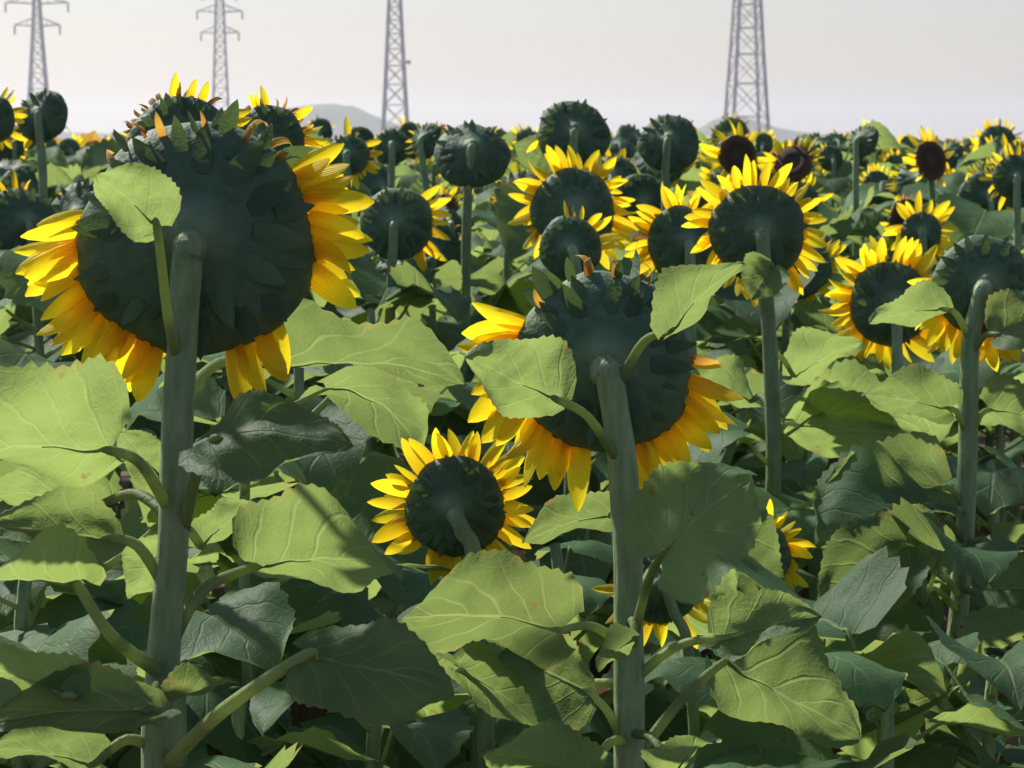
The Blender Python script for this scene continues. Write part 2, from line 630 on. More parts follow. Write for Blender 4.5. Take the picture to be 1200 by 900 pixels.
RING_MESH, BRACT_RING = [], []
for i in range(7):
    rr = random.Random(300 + i)
    lay = petal_layout(rr, 34, gaps=((rr.uniform(0, 120), rr.uniform(120, 300)),) if i % 3 else (), dry=((rr.uniform(0, 90), rr.uniform(150, 340)),), length=rr.uniform(0.5, 0.66), elev=-0.1)
    RING_MESH.append(joined([((DRY if d else PETALS)[rr.randrange(6)], m, 1 if d else 0) for d, m in lay], 'petal_ring',
                            [M['petal'], M['petal_dry']]))
    BRACT_RING.append(joined([(BRACTS[rr.randrange(8)], m, 0) for m in bract_layout(rr)], 'bract_ring', [M['bract']]))


# ------------------------------------------------------------------ shared leaves with their petioles
LEAF_SETS = []          # (blade mesh, petiole mesh, joined mesh) in metres, stem at the origin, outwards +y


def shared_leaf(seed):
    rr = random.Random(900 + seed)
    V, Fc, UV, _ = blade(18, 9, droop=rr.uniform(0.5, 1.5), cup=rr.uniform(-0.4, 0.5), fold=rr.uniform(0, 0.3),
                         wave=rr.uniform(0.04, 0.11), seed=seed, tooth=0.028)
    L, Wd = 0.215, rr.uniform(0.19, 0.24)
    up = rr.uniform(0.1, 0.75)
    pl = rr.uniform(0.09, 0.14)
    V = V * np.array([Wd, L, L])
    start = Vector((0, pl * math.cos(up), pl * math.sin(up)))
    tilt = Matrix.Rotation(up * 0.55 - 0.25, 4, 'X') @ Matrix.Rotation(rr.uniform(-0.35, 0.35), 4, 'Y')
    V2 = [start + (tilt @ Vector(v)) for v in V]
    d1 = tilt @ Vector((0, 1, 0))
    ribs = [V2[9 * k + 4] - (tilt @ Vector((0, 0, 0.0012))) for k in (1, 3, 5, 7)]
    path = smooth_path([Vector((0, 0, -0.012)), start * 0.5 + Vector((0, 0.006, -0.006)), start] + ribs, 3)
    pv, pf, puv = tube(path, lambda t: 0.0054 - 0.0036 * min(1, t / 0.45) if t < 0.45 else 0.0018 * (1.08 - t) / 0.55, 6)
    lm = mesh('leaf', V2, Fc, [M['leaf']], UV)
    pm = mesh('petiole', pv, pf, [M['petiole']], puv)
    jm = joined([(lm, Matrix(), 0), (pm, Matrix(), 1)], 'leaf', [M['leaf'], M['petiole']])
    return lm, pm, jm


LEAF_SETS = [shared_leaf(i) for i in range(12)]
DRY_LEAVES = []
for i in range(3):
    lm = LEAF_SETS[i][0].copy()
    lm.materials[0] = M['dry']
    nrm = random.Random(i)
    for v in lm.vertices:
        v.co.x *= 0.55
        v.co.z -= 1.6 * v.co.y * v.co.y / 0.3 + 0.02 * math.sin(v.co.y * 60 + i)
    DRY_LEAVES.append(lm)


# ------------------------------------------------------------------ the setting
def structure(name, me):
    o = put(name, me)
    o['kind'] = 'structure'
    return o


# ground: one sheet to the horizon, finer near the eye
xs = np.concatenate([-np.geomspace(9000, 14, 14), np.linspace(-12, 12, 33), np.geomspace(14, 9000, 14)])
ys = np.concatenate([[-9000, -900, -90, -10], np.linspace(-4, 30, 48), np.geomspace(33, 9000, 20)])
GV = []
for y in ys:
    for x in xs:
        z = 0.05 * noise.noise(Vector((x * 1.3, y * 1.3, 0.4))) if (abs(x) < 13 and -5 < y < 31) else 0.0
        GV.append((x, y, z))
nx_ = len(xs)
GF = [(j * nx_ + i, j * nx_ + i + 1, (j + 1) * nx_ + i + 1, (j + 1) * nx_ + i) for j in range(len(ys) - 1) for i in range(nx_ - 1)]
structure('ground', mesh('ground', GV, GF, [M['soil']]))

# far hills
HX = np.linspace(-1560, 1560, 150)
HY = np.linspace(1800, 3120, 34)
peaks = [(-330, 4000, 70, 120, 330), (-455, 4100, 52, 150, 330), (-240, 4050, 42, 150, 300), (-110, 4100, 14, 220, 300), (355, 3950, 66, 60, 260), (440, 4050, 42, 140, 330),
         (640, 4100, 14, 260, 330), (-900, 4200, 56, 380, 400), (1300, 4300, 40, 420, 400), (-1700, 4300, 70, 500, 400), (2000, 4400, 80, 420, 400), (120, 4200, 9, 300, 300)]
HV = []
for y in HY:
    for x in HX:
        z = sum(h * math.exp(-((x - a) / sx) ** 2 - ((y - b) / sy) ** 2) for a, b, h, sx, sy in [[0.6 * q for q in pk] for pk in peaks])
        z *= 1 + 0.16 * noise.fractal(Vector((x / 96, y / 96, 3)), 1.0, 2.0, 4)
        HV.append((x, y, z * 0.54 - 1.5))
HF = [(j * 150 + i, j * 150 + i + 1, (j + 1) * 150 + i + 1, (j + 1) * 150 + i) for j in range(33) for i in range(149)]
structure('hills', mesh('hills', HV, HF, [M['hill']]))


# ------------------------------------------------------------------ pylons
def bar(V, Fc, a, b, w):
    a, b = Vector(a), Vector(b)
    t = (b - a).normalized()
    n1 = t.orthogonal().normalized()
    n2 = t.cross(n1)
    base = len(V)
    for p in (a, b):
        for s1, s2 in ((-1, -1), (1, -1), (1, 1), (-1, 1)):
            V.append(p + n1 * (s1 * w / 2) + n2 * (s2 * w / 2))
    for q in ((0, 3, 2, 1), (4, 5, 6, 7), (0, 1, 5, 4), (1, 2, 6, 5), (2, 3, 7, 6), (3, 0, 4, 7)):
        Fc.append(tuple(base + i for i in q))


def pylon(px, dist, base_w, waist_w, waist_h, top_h, arms, label, rot=0.0, leg_w=0.5, twin=False, lamp=False):
    root = put('pylon', None)
    root.location = ((px - 600) / F_PX * dist, dist, 0)
    root.rotation_euler = (0, 0, rot)
    root['label'] = label
    root['category'] = 'pylon'
    root['group'] = 'power pylons on the horizon'

    def half(z):
        if z < waist_h:
            t = z / waist_h
            return (base_w * (1 - t) ** 1.15 + waist_w * (1 - (1 - t) ** 1.15)) / 2
        t = (z - waist_h) / (top_h - waist_h)
        return (waist_w * (1 - t) + 0.35 * t) / 2
    zs = [0]
    while zs[-1] < top_h:
        zs.append(min(top_h, zs[-1] + max(1.8, half(zs[-1]) * 2 * 0.95)))
    for sx in (-1, 1):
        for sy in (-1, 1):
            V, Fc = [], []
            for a, b in zip(zs, zs[1:]):
                bar(V, Fc, (sx * half(a), sy * half(a), a - 0.3), (sx * half(b), sy * half(b), b), leg_w)
            put('leg', mesh('leg', V, Fc, [M['steel']], smooth=False), root)
    V, Fc = [], []
    for a, b in zip(zs, zs[1:]):
        ha, hb = half(a), half(b)
        for s in (-1, 1):
            for p, q in ((-1, 1), (1, -1)):
                bar(V, Fc, (p * ha, s * ha, a), (q * hb, s * hb, b), leg_w * 0.3)
                bar(V, Fc, (s * ha, p * ha, a), (s * hb, q * hb, b), leg_w * 0.3)
            bar(V, Fc, (-hb, s * hb, b), (hb, s * hb, b), leg_w * 0.3)
            bar(V, Fc, (s * hb, -hb, b), (s * hb, hb, b), leg_w * 0.3)
    o = put('lattice_bracing', mesh('lattice_bracing', V, Fc, [M['steel']], smooth=False), root)
    o['kind'] = 'stuff'
    for z, w in arms:
        V, Fc = [], []
        h = half(z)
        for s in (-1, 1):
            tip = (s * w / 2, 0, z + 0.25)
            for sy in (-1, 1):
                bar(V, Fc, (s * h, sy * h, z), tip, leg_w * 0.55)
                bar(V, Fc, (s * h, sy * h, z + 1.9), tip, leg_w * 0.5)
            for t in (0.3, 0.6):
                bar(V, Fc, (s * (h + (w / 2 - h) * t), 0, z), (s * (h + (w / 2 - h) * t), 0, z + 1.9 * (1 - t)), leg_w * 0.35)
            bar(V, Fc, (s * h, -h, z), (s * h, h, z), leg_w * 0.5)
        arm = put('crossarm', mesh('crossarm', V, Fc, [M['steel']], smooth=False), root)
        for s in (-1, 1):
            V, Fc, UV = tube([Vector((s * w / 2, 0, z + 0.2 - 0.28 * k)) for k in range(9)], lambda t: 0.13 if int(round(t * 8)) % 2 else 0.26, 8)
            put('insulator', mesh('insulator', V, Fc, [M['glass']], UV), arm)
    if lamp:
        V, Fc = [], []
        z = lamp
        bar(V, Fc, (half(z), 0, z), (half(z) + 1.0, 0, z), 0.35)
        bar(V, Fc, (half(z) + 1.0, 0, z - 0.35), (half(z) + 1.0, 0, z + 0.35), 0.6)
        put('mast_box', mesh('mast_box', V, Fc, [M['steel']], smooth=False), root)
    return root, half


pylon(49, 570, 6.0, 1.5, 34, 47, ((29.4, 10.5), (34.6, 14.5), (40, 10.5)), 'hazy pylon with short crossarms at the far left of the sky', 0.06, 0.42)
pylon(261, 650, 5.0, 2.2, 38, 50, ((31.4, 10), (37, 12), (42, 9)), 'palest pylon with two crossarms, rising behind the biggest sunflower', 0.1, 0.42)
pylon(464, 470, 5.2, 1.9, 34, 46, ((34, 9), (39, 12), (43, 9)), 'slender pylon with no crossarm in view, a small box on its right leg', 0.12, 0.40, lamp=17.6)
pylon(873, 430, 7.0, 3.6, 30, 46, ((34, 10), (39, 13), (43, 10)), 'widest lattice pylon, nearest, standing above the right half of the field', 0.16, 0.46)


# ------------------------------------------------------------------ sunflower plants
ROW_GROUP = 'sunflowers in the field'


def plant_root(loc, label, group=ROW_GROUP):
    o = put('sunflower_plant', None)
    o.location = loc
    o.empty_display_size = 0.1
    o['label'] = label
    o['category'] = 'sunflower'
    if group:
        o['group'] = group
    return o


def head_matrix(pos, face, r, spin=0.0):
    z = face.normalized()
    x = Vector((1, 0, 0))
    x = (x - z * x.dot(z)).normalized()
    y = z.cross(x)
    return frame(x, y, z, pos) @ Matrix.Rotation(spin, 4, 'Z') @ Matrix.Scale(r, 4)


def add_head(root, pos, face, r, rr, near=True, npet=34, gaps=(), dry=(), plen=0.55, elev=-0.15, bare=False, hang=14.0):
    inv = Matrix.Translation(-root.location)
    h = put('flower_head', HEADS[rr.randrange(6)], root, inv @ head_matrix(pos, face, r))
    put('seed_disc', SEEDS[rr.randrange(3)], h)
    if near:
        for dr, m in petal_layout(rr, npet, gaps, dry, plen, elev, hang):
            me = DRY[rr.randrange(len(DRY))] if dr else PETALS[rr.randrange(len(PETALS))]
            put('petal', me, h, m)
        for m in bract_layout(rr):
            put('bract', BRACTS[rr.randrange(8)], h, m)
    else:
        k = Matrix.Rotation(rr.uniform(0, 6.28), 4, 'Z')
        if not bare:
            o = put('petal_ring', RING_MESH[rr.randrange(7)], h, k)
            o['kind'] = 'stuff'
        o = put('bract_ring', BRACT_RING[rr.randrange(7)], h, k)
        o['kind'] = 'stuff'
    return h


def add_stalk(root, path, r0, r1, rr, sides=12, per=6):
    p = smooth_path([q - root.location for q in path], per)
    V, Fc, UV = tube(p, lambda t: (r0 + (r1 - r0) * t) * (1 + 0.03 * math.sin(t * 29)) * (1 + 0.12 * max(0, (t - 0.9) / 0.1) ** 2), sides, 0.035, rr.uniform(0, 6))
    return put('stalk', mesh('stalk', V, Fc, [M['stalk']], UV), root)


def add_hairs(stalk, path, rad, n, rr):
    V, Fc = [], []
    m = len(path)
    for _ in range(n):
        t = rr.uniform(0.25, 0.985) * (m - 1)
        i = min(int(t), m - 2)
        p = path[i].lerp(path[i + 1], t - i)
        ax = (path[i + 1] - path[i]).normalized()
        q = ax.orthogonal().normalized()
        q = (Matrix.Rotation(rr.uniform(0, 6.283), 3, ax) @ q)
        sd = ax.cross(q) * 0.00022
        a = p + q * (rad * 0.96)
        b = p + q * (rad + rr.uniform(0.0012, 0.0034)) + ax * rr.uniform(-.001, .0014)
        k = len(V)
        V += [a - sd, a + sd, b]
        Fc.append((k, k + 1, k + 2))
    o = put('stalk_hairs', mesh('stalk_hairs', V, Fc, [M['hair']]), stalk)
    o['kind'] = 'stuff'


def leaf_spiral(root, path, heights, rr, scale=1.0, az0=None, parts=True, mat=None, avoid=None):
    """leaves round the stalk; heights are absolute"""
    az = rr.uniform(0, 6.28) if az0 is None else az0
    for h in heights:
        az += R(137.5) + rr.uniform(-0.35, 0.35)
        # point on the stalk
        best = min(range(len(path) - 1), key=lambda i: abs((path[i].z + path[i + 1].z) / 2 - h))
        a, b = path[best], path[best + 1]
        t = 0 if abs(b.z - a.z) < 1e-6 else max(0, min(1, (h - a.z) / (b.z - a.z)))
        p = a + (b - a) * t
        if avoid and avoid(az):
            az += R(150)
        s = scale * rr.uniform(0.75, 1.15)
        lm, pm, jm = LEAF_SETS[rr.randrange(len(LEAF_SETS))]
        m = Matrix.Translation(p - root.location) @ Matrix.Rotation(az, 4, 'Z') @ Matrix.Rotation(rr.uniform(-0.15, 0.3), 4, 'X') @ Matrix.Scale(s, 4)
        if h < 0.7 and rr.random() < 0.16:
            put('leaf', DRY_LEAVES[rr.randrange(3)], root, m)['label'] = 'shrivelled brown leaf'
        elif parts:
            o = put('leaf', lm, root, m)
            put('petiole', pm, o)
        else:
            put('leaf', jm, root, m)


def set_leaf(root, stem_pt, base, tip, width, facing, seed, droop=0.5, cup=0.2, fold=0.14, wave=0.10, pet_r=0.006, sag=0.02, lobes=0.13, via=None, fine=True):
    """one leaf of a near plant, its blade from base to tip, upper side towards 'facing'"""
    ya = (tip - base)
    L = ya.length
    ya.normalize()
    za = (facing - ya * facing.dot(ya)).normalized()
    xa = ya.cross(za)
    V, Fc, UV = blade_chord(31, 15, droop=droop, cup=cup, fold=fold, wave=wave, seed=seed, lobes=lobes)
    V = V * np.array([width, L, (L + width) / 2])
    mat = frame(xa, ya, za, base)
    o = put('leaf', mesh('leaf', V, Fc, [M['leaf']], UV), root, Matrix.Translation(-root.location) @ mat)
    if stem_pt is not None:
        inv = mat.inverted()
        a, b = inv @ stem_pt, Vector((0, 0, 0))
        mid = (a + b) / 2 + (inv.to_3x3() @ Vector((0, 0, sag))) if via is None else inv @ via
        ribs = [Vector(V[15 * k + 7]) - Vector((0, 0, 0.0016 - 0.00005 * k)) for k in (2, 4, 6, 8, 10)]
        path = smooth_path([a, mid, b] + ribs, 5)
        nb = 10 / (len(path) - 1)
        pv, pf, puv = tube(path, lambda t: pet_r * (1.2 - 0.35 * t / nb) if t < nb else max(0.0006, 0.85 * pet_r * (1 - (t - nb) / (1 - nb)) ** 1.1 * (0.45 if t > nb * 1.3 else 1 - 0.55 * (t - nb) / (0.3 * nb))), 8, 0.05)
        put('petiole', mesh('petiole', pv, pf, [M['petiole']], puv), o)
    return o


def near_plant(label, d, head, face, stem, r_stem, leaves=(), spiral=(), seed=0, sscale=1.0, npet=34, gaps=(), dry=(), plen=0.55,
               elev=-0.15, near=True, parts=True, az0=None, group=None, frill=None, hang=14.0, more=()):
    """head = (px, py, radius px) at distance d; stem = points (px, py) below the head, top first"""
    rr = random.Random(seed * 31 + 5)
    face = Vector(face).normalized()
    H = at(head[0], head[1], d)
    r = head[2] / F_PX * d
    back = H - face * (0.42 * r)
    ds = d - 0.42 * r * abs(face.y) - 1.15 * r_stem if face.y > 0 else d + 0.42 * r + 0.03
    pts = [at(px, py, ds) for px, py in stem]
    low = pts[-1]
    slope = (pts[-1] - pts[-2]) if len(pts) > 1 else Vector((0, 0, -1))
    foot = Vector((low.x + (slope.x / max(0.05, abs(slope.z))) * low.z * 0.25, low.y + rr.uniform(-0.02, 0.02), 0.0))
    root = plant_root(foot, label, group)
    path = [foot + Vector((0, 0, -0.03))]
    if low.z > 0.35:
        path.append(foot.lerp(low, 0.55) + Vector((rr.uniform(-.015, .015), 0, 0)))
    neck = back - face * (0.08 * r + 0.5 * r_stem) + Vector(((pts[0].x - back.x) * 0.4, 0, -1.2 * r_stem))
    if len(pts) > 1 and pts[0].z > neck.z - 0.03:
        pts[0] = pts[1].lerp(neck, 0.6)
    path += list(reversed(pts))
    path += [neck, back + face * (0.10 * r)]
    fine = smooth_path(path, 8)
    st = add_stalk(root, path, r_stem * 1.12, r_stem * 0.92, rr, 14, 8)
    if d < 5.2:
        add_hairs(st, [q - root.location for q in fine], r_stem, 9000 if d < 3.4 else 4000, rr)
    hd = add_head(root, H, face, r, rr, near, npet, gaps, dry, plen, elev, hang=hang)
    for a0, a1, n in more:                    # thicker stretches of the fringe
        for k in range(n):
            deg = a0 + (a1 - a0) * (k + rr.uniform(0.2, 0.8)) / n
            a, a2 = -R(deg), -R(deg + hang * math.sin(R(270 - deg)))
            m = radial(a2, 0.9, 0.0, elev - 0.12 + rr.uniform(-0.25, 0.2), rr.uniform(-0.7, 0.7), plen * rr.uniform(0.9, 1.2))
            m.translation = Vector((0.94 * math.cos(a), 0.94 * math.sin(a), 0.02))
            put('petal', PETALS[rr.randrange(len(PETALS))], hd, m)
    if frill:
        for k in range(int((frill[1] - frill[0]) / 8)):
            a = -R(frill[0] + 8 * k + rr.uniform(-5, 5))
            dead = rr.random() < 0.5
            put('petal' if dead else 'bract', DRY[rr.randrange(6)] if dead else BRACTS[rr.randrange(8)], hd, radial(a, rr.uniform(0.84, 0.95), -0.10 + rr.uniform(-.03, .05), rr.uniform(-0.9, 0.7), rr.uniform(-1.2, 1.2), rr.uniform(0.22, 0.42)))
    for sp in leaves:
        (sx, sy), (bx, by, bd), (tx, ty, td), wpx, fc = sp[:5]
        kw = sp[5] if len(sp) > 5 else {}
        spt = at(sx, sy, ds) if sx is not None else None
        set_leaf(root, spt, at(bx, by, d + bd), at(tx, ty, d + td), wpx / F_PX * (d + bd), Vector(fc), seed * 100 + int(bx + ty) % 97, **kw)
    if spiral:
        leaf_spiral(root, fine, [h + rr.uniform(-.03, .03) for h in spiral], rr, sscale, az0, parts)
    return root


# facing directions for leaf upper sides
CAM = (0.0, -1.0, 0.25)       # upper side turned to the viewer
UPC = (0.0, -0.75, 0.75)
UPL = (-0.5, -0.5, 0.7)
SUNW = (-0.35, 0.70, 0.6)      # upper side turned to the sun: the viewer sees the lit-through underside
SUNU = (-0.1, 0.45, 0.9)
SHADE = (0.05, -0.70, 0.66)    # edge-on to the sun

AWAY = (-0.04, 0.97, -0.22)

# --- the biggest plant, left
near_plant('biggest sunflower plant at the left, its huge dark green head turned away', 2.70, (230, 280, 140), (-0.03, 0.97, -0.20),
           [(222, 262), (219, 310), (214, 400), (208, 500), (204, 620), (193, 760), (185, 905)], 0.0170,
           leaves=[
               ((207, 420), (184, 266, -0.20), (112, 205, -0.24), 88, SUNW, dict(droop=0.5, fold=0.35, pet_r=0.0055, sag=-0.02)),
               ((200, 600), (128, 528, -0.20), (-75, 552, -0.34), 182, SUNW, dict(droop=0.5, cup=0.2, fold=0.3, wave=0.14)),
               ((203, 590), (190, 560, 0.05), (140, 506, 0.02), 58, SUNW, {}),
               ((215, 620), (250, 515, -0.22), (412, 520, -0.28), 120, SHADE, dict(droop=0.7, fold=-0.3, lobes=0.25)),
               ((188, 790), (88, 682, -0.20), (-70, 700, -0.34), 130, SUNU, dict(via=at(130, 745, 2.5), pet_r=0.0065, droop=0.4)),
               ((195, 690), (128, 632, -0.08), (-20, 615, -0.10), 95, SHADE, dict(droop=0.5)),
               ((205, 745), (300, 664, 0.05), (472, 668, 0.0), 195, SUNW, dict(via=at(240, 690, 2.66), droop=0.35, fold=0.1, pet_r=0.0065)),
               ((196, 895), (358, 768, -0.26), (532, 815, -0.30), 145, SHADE, dict(via=at(262, 832, 2.48), pet_r=0.0075, droop=0.7, fold=-0.2)),
               ((187, 820), (175, 832, -0.26), (-40, 852, -0.34), 85, SHADE, dict(droop=0.5)),
               ((190, 850), (82, 815, -0.30), (-60, 775, -0.34), 75, SUNW, {}),
               ((192, 830), (192, 822, -0.14), (280, 798, -0.18), 58, SUNW, dict(droop=0.2)),
               ((200, 680), (192, 640, 0.12), (150, 702, 0.10), 80, SUNW, {}),
               ((207, 470), (300, 425, 0.22), (545, 452, 0.24), 175, SUNU, dict(droop=0.6, wave=0.12)),
               ((203, 610), (120, 590, 0.05), (-30, 575, 0.0), 90, SUNW, {}),
               ((188, 880), (110, 895, -0.1), (-20, 880, -0.12), 70, SUNW, {}),
               ((200, 640), (236, 640, 0.1), (300, 590, 0.16), 70, SUNW, {}),
           ], spiral=(0.35, 0.5, 0.62, 0.75), seed=1, npet=64, frill=(40, 150), gaps=((60, 166), (254, 283), (316, 342)), dry=((40, 162),), plen=0.54, elev=-0.16, hang=24, more=((172, 253, 13), (286, 312, 2), (-18, 38, 5)))

# --- the second biggest, centre
near_plant('second largest sunflower plant, centre, with leaves crossing its turned head', 3.30, (707, 424, 108), (-0.02, 0.97, -0.22),
           [(706, 402), (714, 440), (727, 520), (735, 620), (737, 750), (738, 905)], 0.0195,
           leaves=[
               ((727, 545), (652, 468, -0.20), (545, 418, -0.22), 118, SUNW, dict(droop=0.35, fold=0.3)),
               ((726, 448), (784, 388, -0.16), (872, 308, -0.18), 84, SUNW, dict(droop=0.3, fold=0.2)),
               ((738, 770), (775, 650, -0.22), (880, 556, -0.24), 175, SHADE, dict(droop=0.5, fold=-0.2, lobes=0.22)),
               ((737, 720), (795, 640, 0.06), (862, 702, 0.05), 84, SUNW, {}),
               ((736, 765), (655, 738, -0.16), (466, 722, -0.20), 185, SUNW, dict(droop=0.3, cup=0.1, fold=0.05)),
               ((738, 800), (540, 785, -0.10), (645, 858, -0.12), 95, SUNW, dict(via=at(620, 800, 3.3))),
               ((740, 900), (690, 812, -0.1), (588, 765, -0.12), 120, SHADE, dict(droop=0.6, fold=-0.2)),
               ((738, 740), (744, 748, -0.14), (700, 786, -0.15), 56, SUNW, {}),
               ((742, 892), (850, 775, 0.03), (1008, 866, -0.02), 170, SUNW, dict(via=at(800, 818, 3.26), pet_r=0.007, droop=0.3)),
               ((740, 800), (848, 748, -0.12), (962, 722, -0.16), 84, SHADE, {}),
               ((736, 640), (716, 604, 0.10), (612, 634, 0.08), 78, SUNW, {}),
               ((738, 860), (790, 905, -0.2), (840, 870, -0.3), 80, SUNW, {}),
               ((738, 870), (690, 905, -0.2), (565, 885, -0.3), 95, SUNW, {}),
           ], spiral=(0.3, 0.42, 0.55, 0.66), seed=2, npet=44, frill=(30, 150), gaps=((10, 150), (262, 280)), dry=((2, 12), (145, 165)), plen=0.62, elev=-0.12, hang=22, more=((192, 258, 8), (286, 354, 8), (152, 170, 4)))

# --- the lower one left of the centre
near_plant('small low sunflower plant tucked under the central head, facing away', 3.55, (533, 594, 60), (0.12, 0.95, -0.1),
           [(548, 598), (555, 650), (566, 760), (570, 905)], 0.0125, spiral=(0.25, 0.4, 0.55, 0.7, 0.8), seed=3, npet=44, gaps=((272, 290),), plen=0.80, elev=-0.1, az0=1.0, hang=6)

near_plant('sunflower plant with a neat full ring of petals, right of centre', 5.0, (888, 272, 57), (-0.05, 0.98, -0.15),
           [(893, 290), (899, 360), (904, 450), (906, 560), (900, 700)], 0.0155,
           leaves=[((905, 520), (935, 498, -0.05), (1085, 520, -0.1), 140, SUNW, {}),
                   ((901, 420), (930, 440, 0.1), (1010, 400, 0.1), 90, SUNW, {}),
                   ((895, 330), (905, 312, -0.12), (880, 352, -0.14), 60, SHADE, {}),
                   ((904, 480), (880, 470, 0.1), (800, 440, 0.2), 90, SUNW, {}),
                   ], spiral=(0.4, 0.55, 0.7, 0.82, 0.95, 1.02), seed=4, npet=50, gaps=((283, 300),), plen=0.62, elev=-0.1)

near_plant('sunflower plant near the right edge with a thick pale neck over its dark head', 4.6, (1152, 335, 60), (0.0, 0.97, -0.2),
           [(1138, 318), (1137, 400), (1135, 480), (1130, 640), (1116, 800)], 0.0175,
           leaves=[((1137, 400), (1105, 362, -0.14), (1018, 378, -0.16), 62, SUNW, {}),
                   ((1137, 420), (1170, 392, -0.12), (1250, 350, -0.14), 80, SHADE, {}),
                   ((1131, 640), (1085, 592, -0.18), (955, 640, -0.26), 190, SHADE, dict(droop=0.8, fold=-0.3)),
                   ((1125, 720), (1075, 690, -0.2), (965, 760, -0.24), 130, SHADE, dict(droop=0.6)),
                   ((1130, 660), (1160, 690, -0.2), (1260, 700, -0.26), 80, SHADE, {}),
                   ((1135, 520), (1112, 478, -0.1), (1010, 462, -0.12), 80, SUNW, {}),
                   ((1135, 520), (1160, 480, -0.05), (1260, 505, -0.1), 105, SUNW, {}),
                   ((1131, 600), (1100, 572, -0.1), (955, 588, -0.16), 125, SHADE, dict(droop=0.6)),
                   ((1125, 700), (1062, 640, -0.32), (962, 722, -0.34), 120, SHADE, dict(droop=0.5)),
                   ((1128, 690), (1200, 745, -0.3), (1100, 838, -0.4), 110, SUNW, {}),
                   ((1131, 640), (1175, 650, -0.2), (1215, 615, -0.2), 60, SUNW, {}),
                   ((1120, 800), (1050, 815, -0.35), (1180, 882, -0.42), 95, SUNW, {}),
                   ((1120, 790), (1044, 810, -0.36), (1010, 890, -0.42), 60, SHADE, {}),
                   ((1132, 600), (1090, 620, -0.22), (1045, 600, -0.24), 36, SUNW, {}),
                   ((1130, 660), (1075, 650, -0.3), (1050, 672, -0.3), 34, SUNW, {}),
                   ], spiral=(0.3, 0.45, 0.6), seed=5, npet=40, gaps=((48, 172),), plen=0.70, elev=-0.1, hang=20, more=((195, 345, 14),))

near_plant('sunflower plant whose petal ring hides half behind the right edge plant', 5.6, (1044, 356, 50), (-0.1, 0.97, -0.12),
           [(1050, 365), (1052, 430), (1056, 560)], 0.013, spiral=(0.5, 0.65, 0.8, 0.92, 1.0), seed=6, npet=56, plen=0.74, elev=-0.1)

near_plant('smaller sunflower plant just above the right ringed head, short wide petals', 8.2, (1080, 272, 24), (0.1, 0.95, -0.2),
           [(1082, 282), (1084, 330), (1086, 420)], 0.014, spiral=(0.6, 0.75, 0.9, 1.05), seed=7, npet=26, gaps=((200, 215),), plen=1.05, elev=-0.1)

near_plant('sunflower plant with a bare dark disc and petals only on its right', 6.6, (465, 262, 43), (0.05, 0.97, -0.12),
           [(461, 270), (459, 330), (456, 420), (455, 560)], 0.0135, spiral=(0.5, 0.65, 0.8, 0.92, 1.05, 1.15), seed=8, npet=44, gaps=((50, 130), (130, 300)), plen=0.72, elev=-0.05)

near_plant('tall sunflower plant with a nodding bell shaped head against the sky, no petals', 6.9, (553, 182, 45), (-0.05, 0.80, -0.58),
           [(550, 178), (548, 230), (546, 300), (545, 420)], 0.0135, spiral=(0.55, 0.7, 0.85, 1.0, 1.12), seed=9, npet=12, plen=0.35, elev=0.6)

near_plant('tallest sunflower plant of the middle, dark head against the sky above two ringed heads', 6.8, (672, 158, 43), (-0.08, 0.93, -0.35),
           [(670, 150), (670, 200), (672, 300), (674, 420)], 0.0135,
           leaves=[((671, 230), (650, 195, 0.05), (600, 170, 0.05), 60, SUNW, {})],
           spiral=(0.6, 0.75, 0.9, 1.05), seed=10, npet=26, gaps=((-1, 25), (70, 120), (200, 361)), dry=((25, 70), (120, 200)), plen=0.5, elev=0.1)

near_plant('tall sunflower plant with a dark head left of the widest pylon', 7.6, (784, 168, 36), (0.1, 0.92, -0.36),
           [(781, 162), (780, 210), (780, 330)], 0.013,
           spiral=(0.6, 0.75, 0.9, 1.08, 1.2), seed=11, npet=24, gaps=((70, 330),), dry=((-1, 70),), plen=0.45, elev=0.1)

near_plant('sunflower plant with a wide ring of petals behind a smaller ringed head', 6.3, (672, 246, 50), (-0.1, 0.95, -0.2),
           [(672, 255), (672, 330), (672, 440)], 0.0135, spiral=(0.6, 0.75, 0.9, 1.02), seed=12, npet=50, gaps=((255, 300),), plen=0.62, elev=0.0)
near_plant('sunflower plant with a small dark disc in front of the wide middle ring', 5.6, (668, 290, 37), (0.05, 0.97, -0.1),
           [(680, 296), (682, 360), (684, 480)], 0.013, spiral=(0.5, 0.65, 0.8), seed=13, npet=34, gaps=((100, 361),), plen=0.72, elev=-0.15)
near_plant('sunflower plant showing golden petals left of the neat full ring', 5.7, (800, 285, 44), (-0.25, 0.93, -0.15),
           [(806, 295), (808, 360), (812, 500)], 0.013, spiral=(0.5, 0.65, 0.8, 0.95), seed=14, npet=46, plen=0.72, elev=-0.1)

near_plant('small sunflower plant turned to the viewer, brown disc with long petals below the widest pylon', 8.6, (864, 182, 24), (0.25, -0.92, 0.1),
           [(868, 215), (868, 300)], 0.013, spiral=(0.7, 0.85, 1.0, 1.15), seed=15, npet=22, plen=0.95, elev=-0.2)
near_plant('sunflower plant with a tilted brown disc right of the widest pylon', 8.9, (930, 192, 24), (-0.35, -0.8, 0.45),
           [(934, 230), (934, 300)], 0.013, spiral=(0.7, 0.85, 1.0, 1.15), seed=16, npet=20, gaps=((20, 150),), plen=0.8, elev=0.3)
near_plant('tall dark withered sunflower plant alone against the sky on the right', 9.2, (1012, 166, 21), (0.7, 0.6, -0.4),
           [(1006, 170), (1003, 210), (1003, 330)], 0.012, spiral=(0.7, 0.85, 1.0, 1.15, 1.32), seed=17, npet=10, dry=((-1, 361),), plen=0.5, elev=0.3, sscale=1.15)
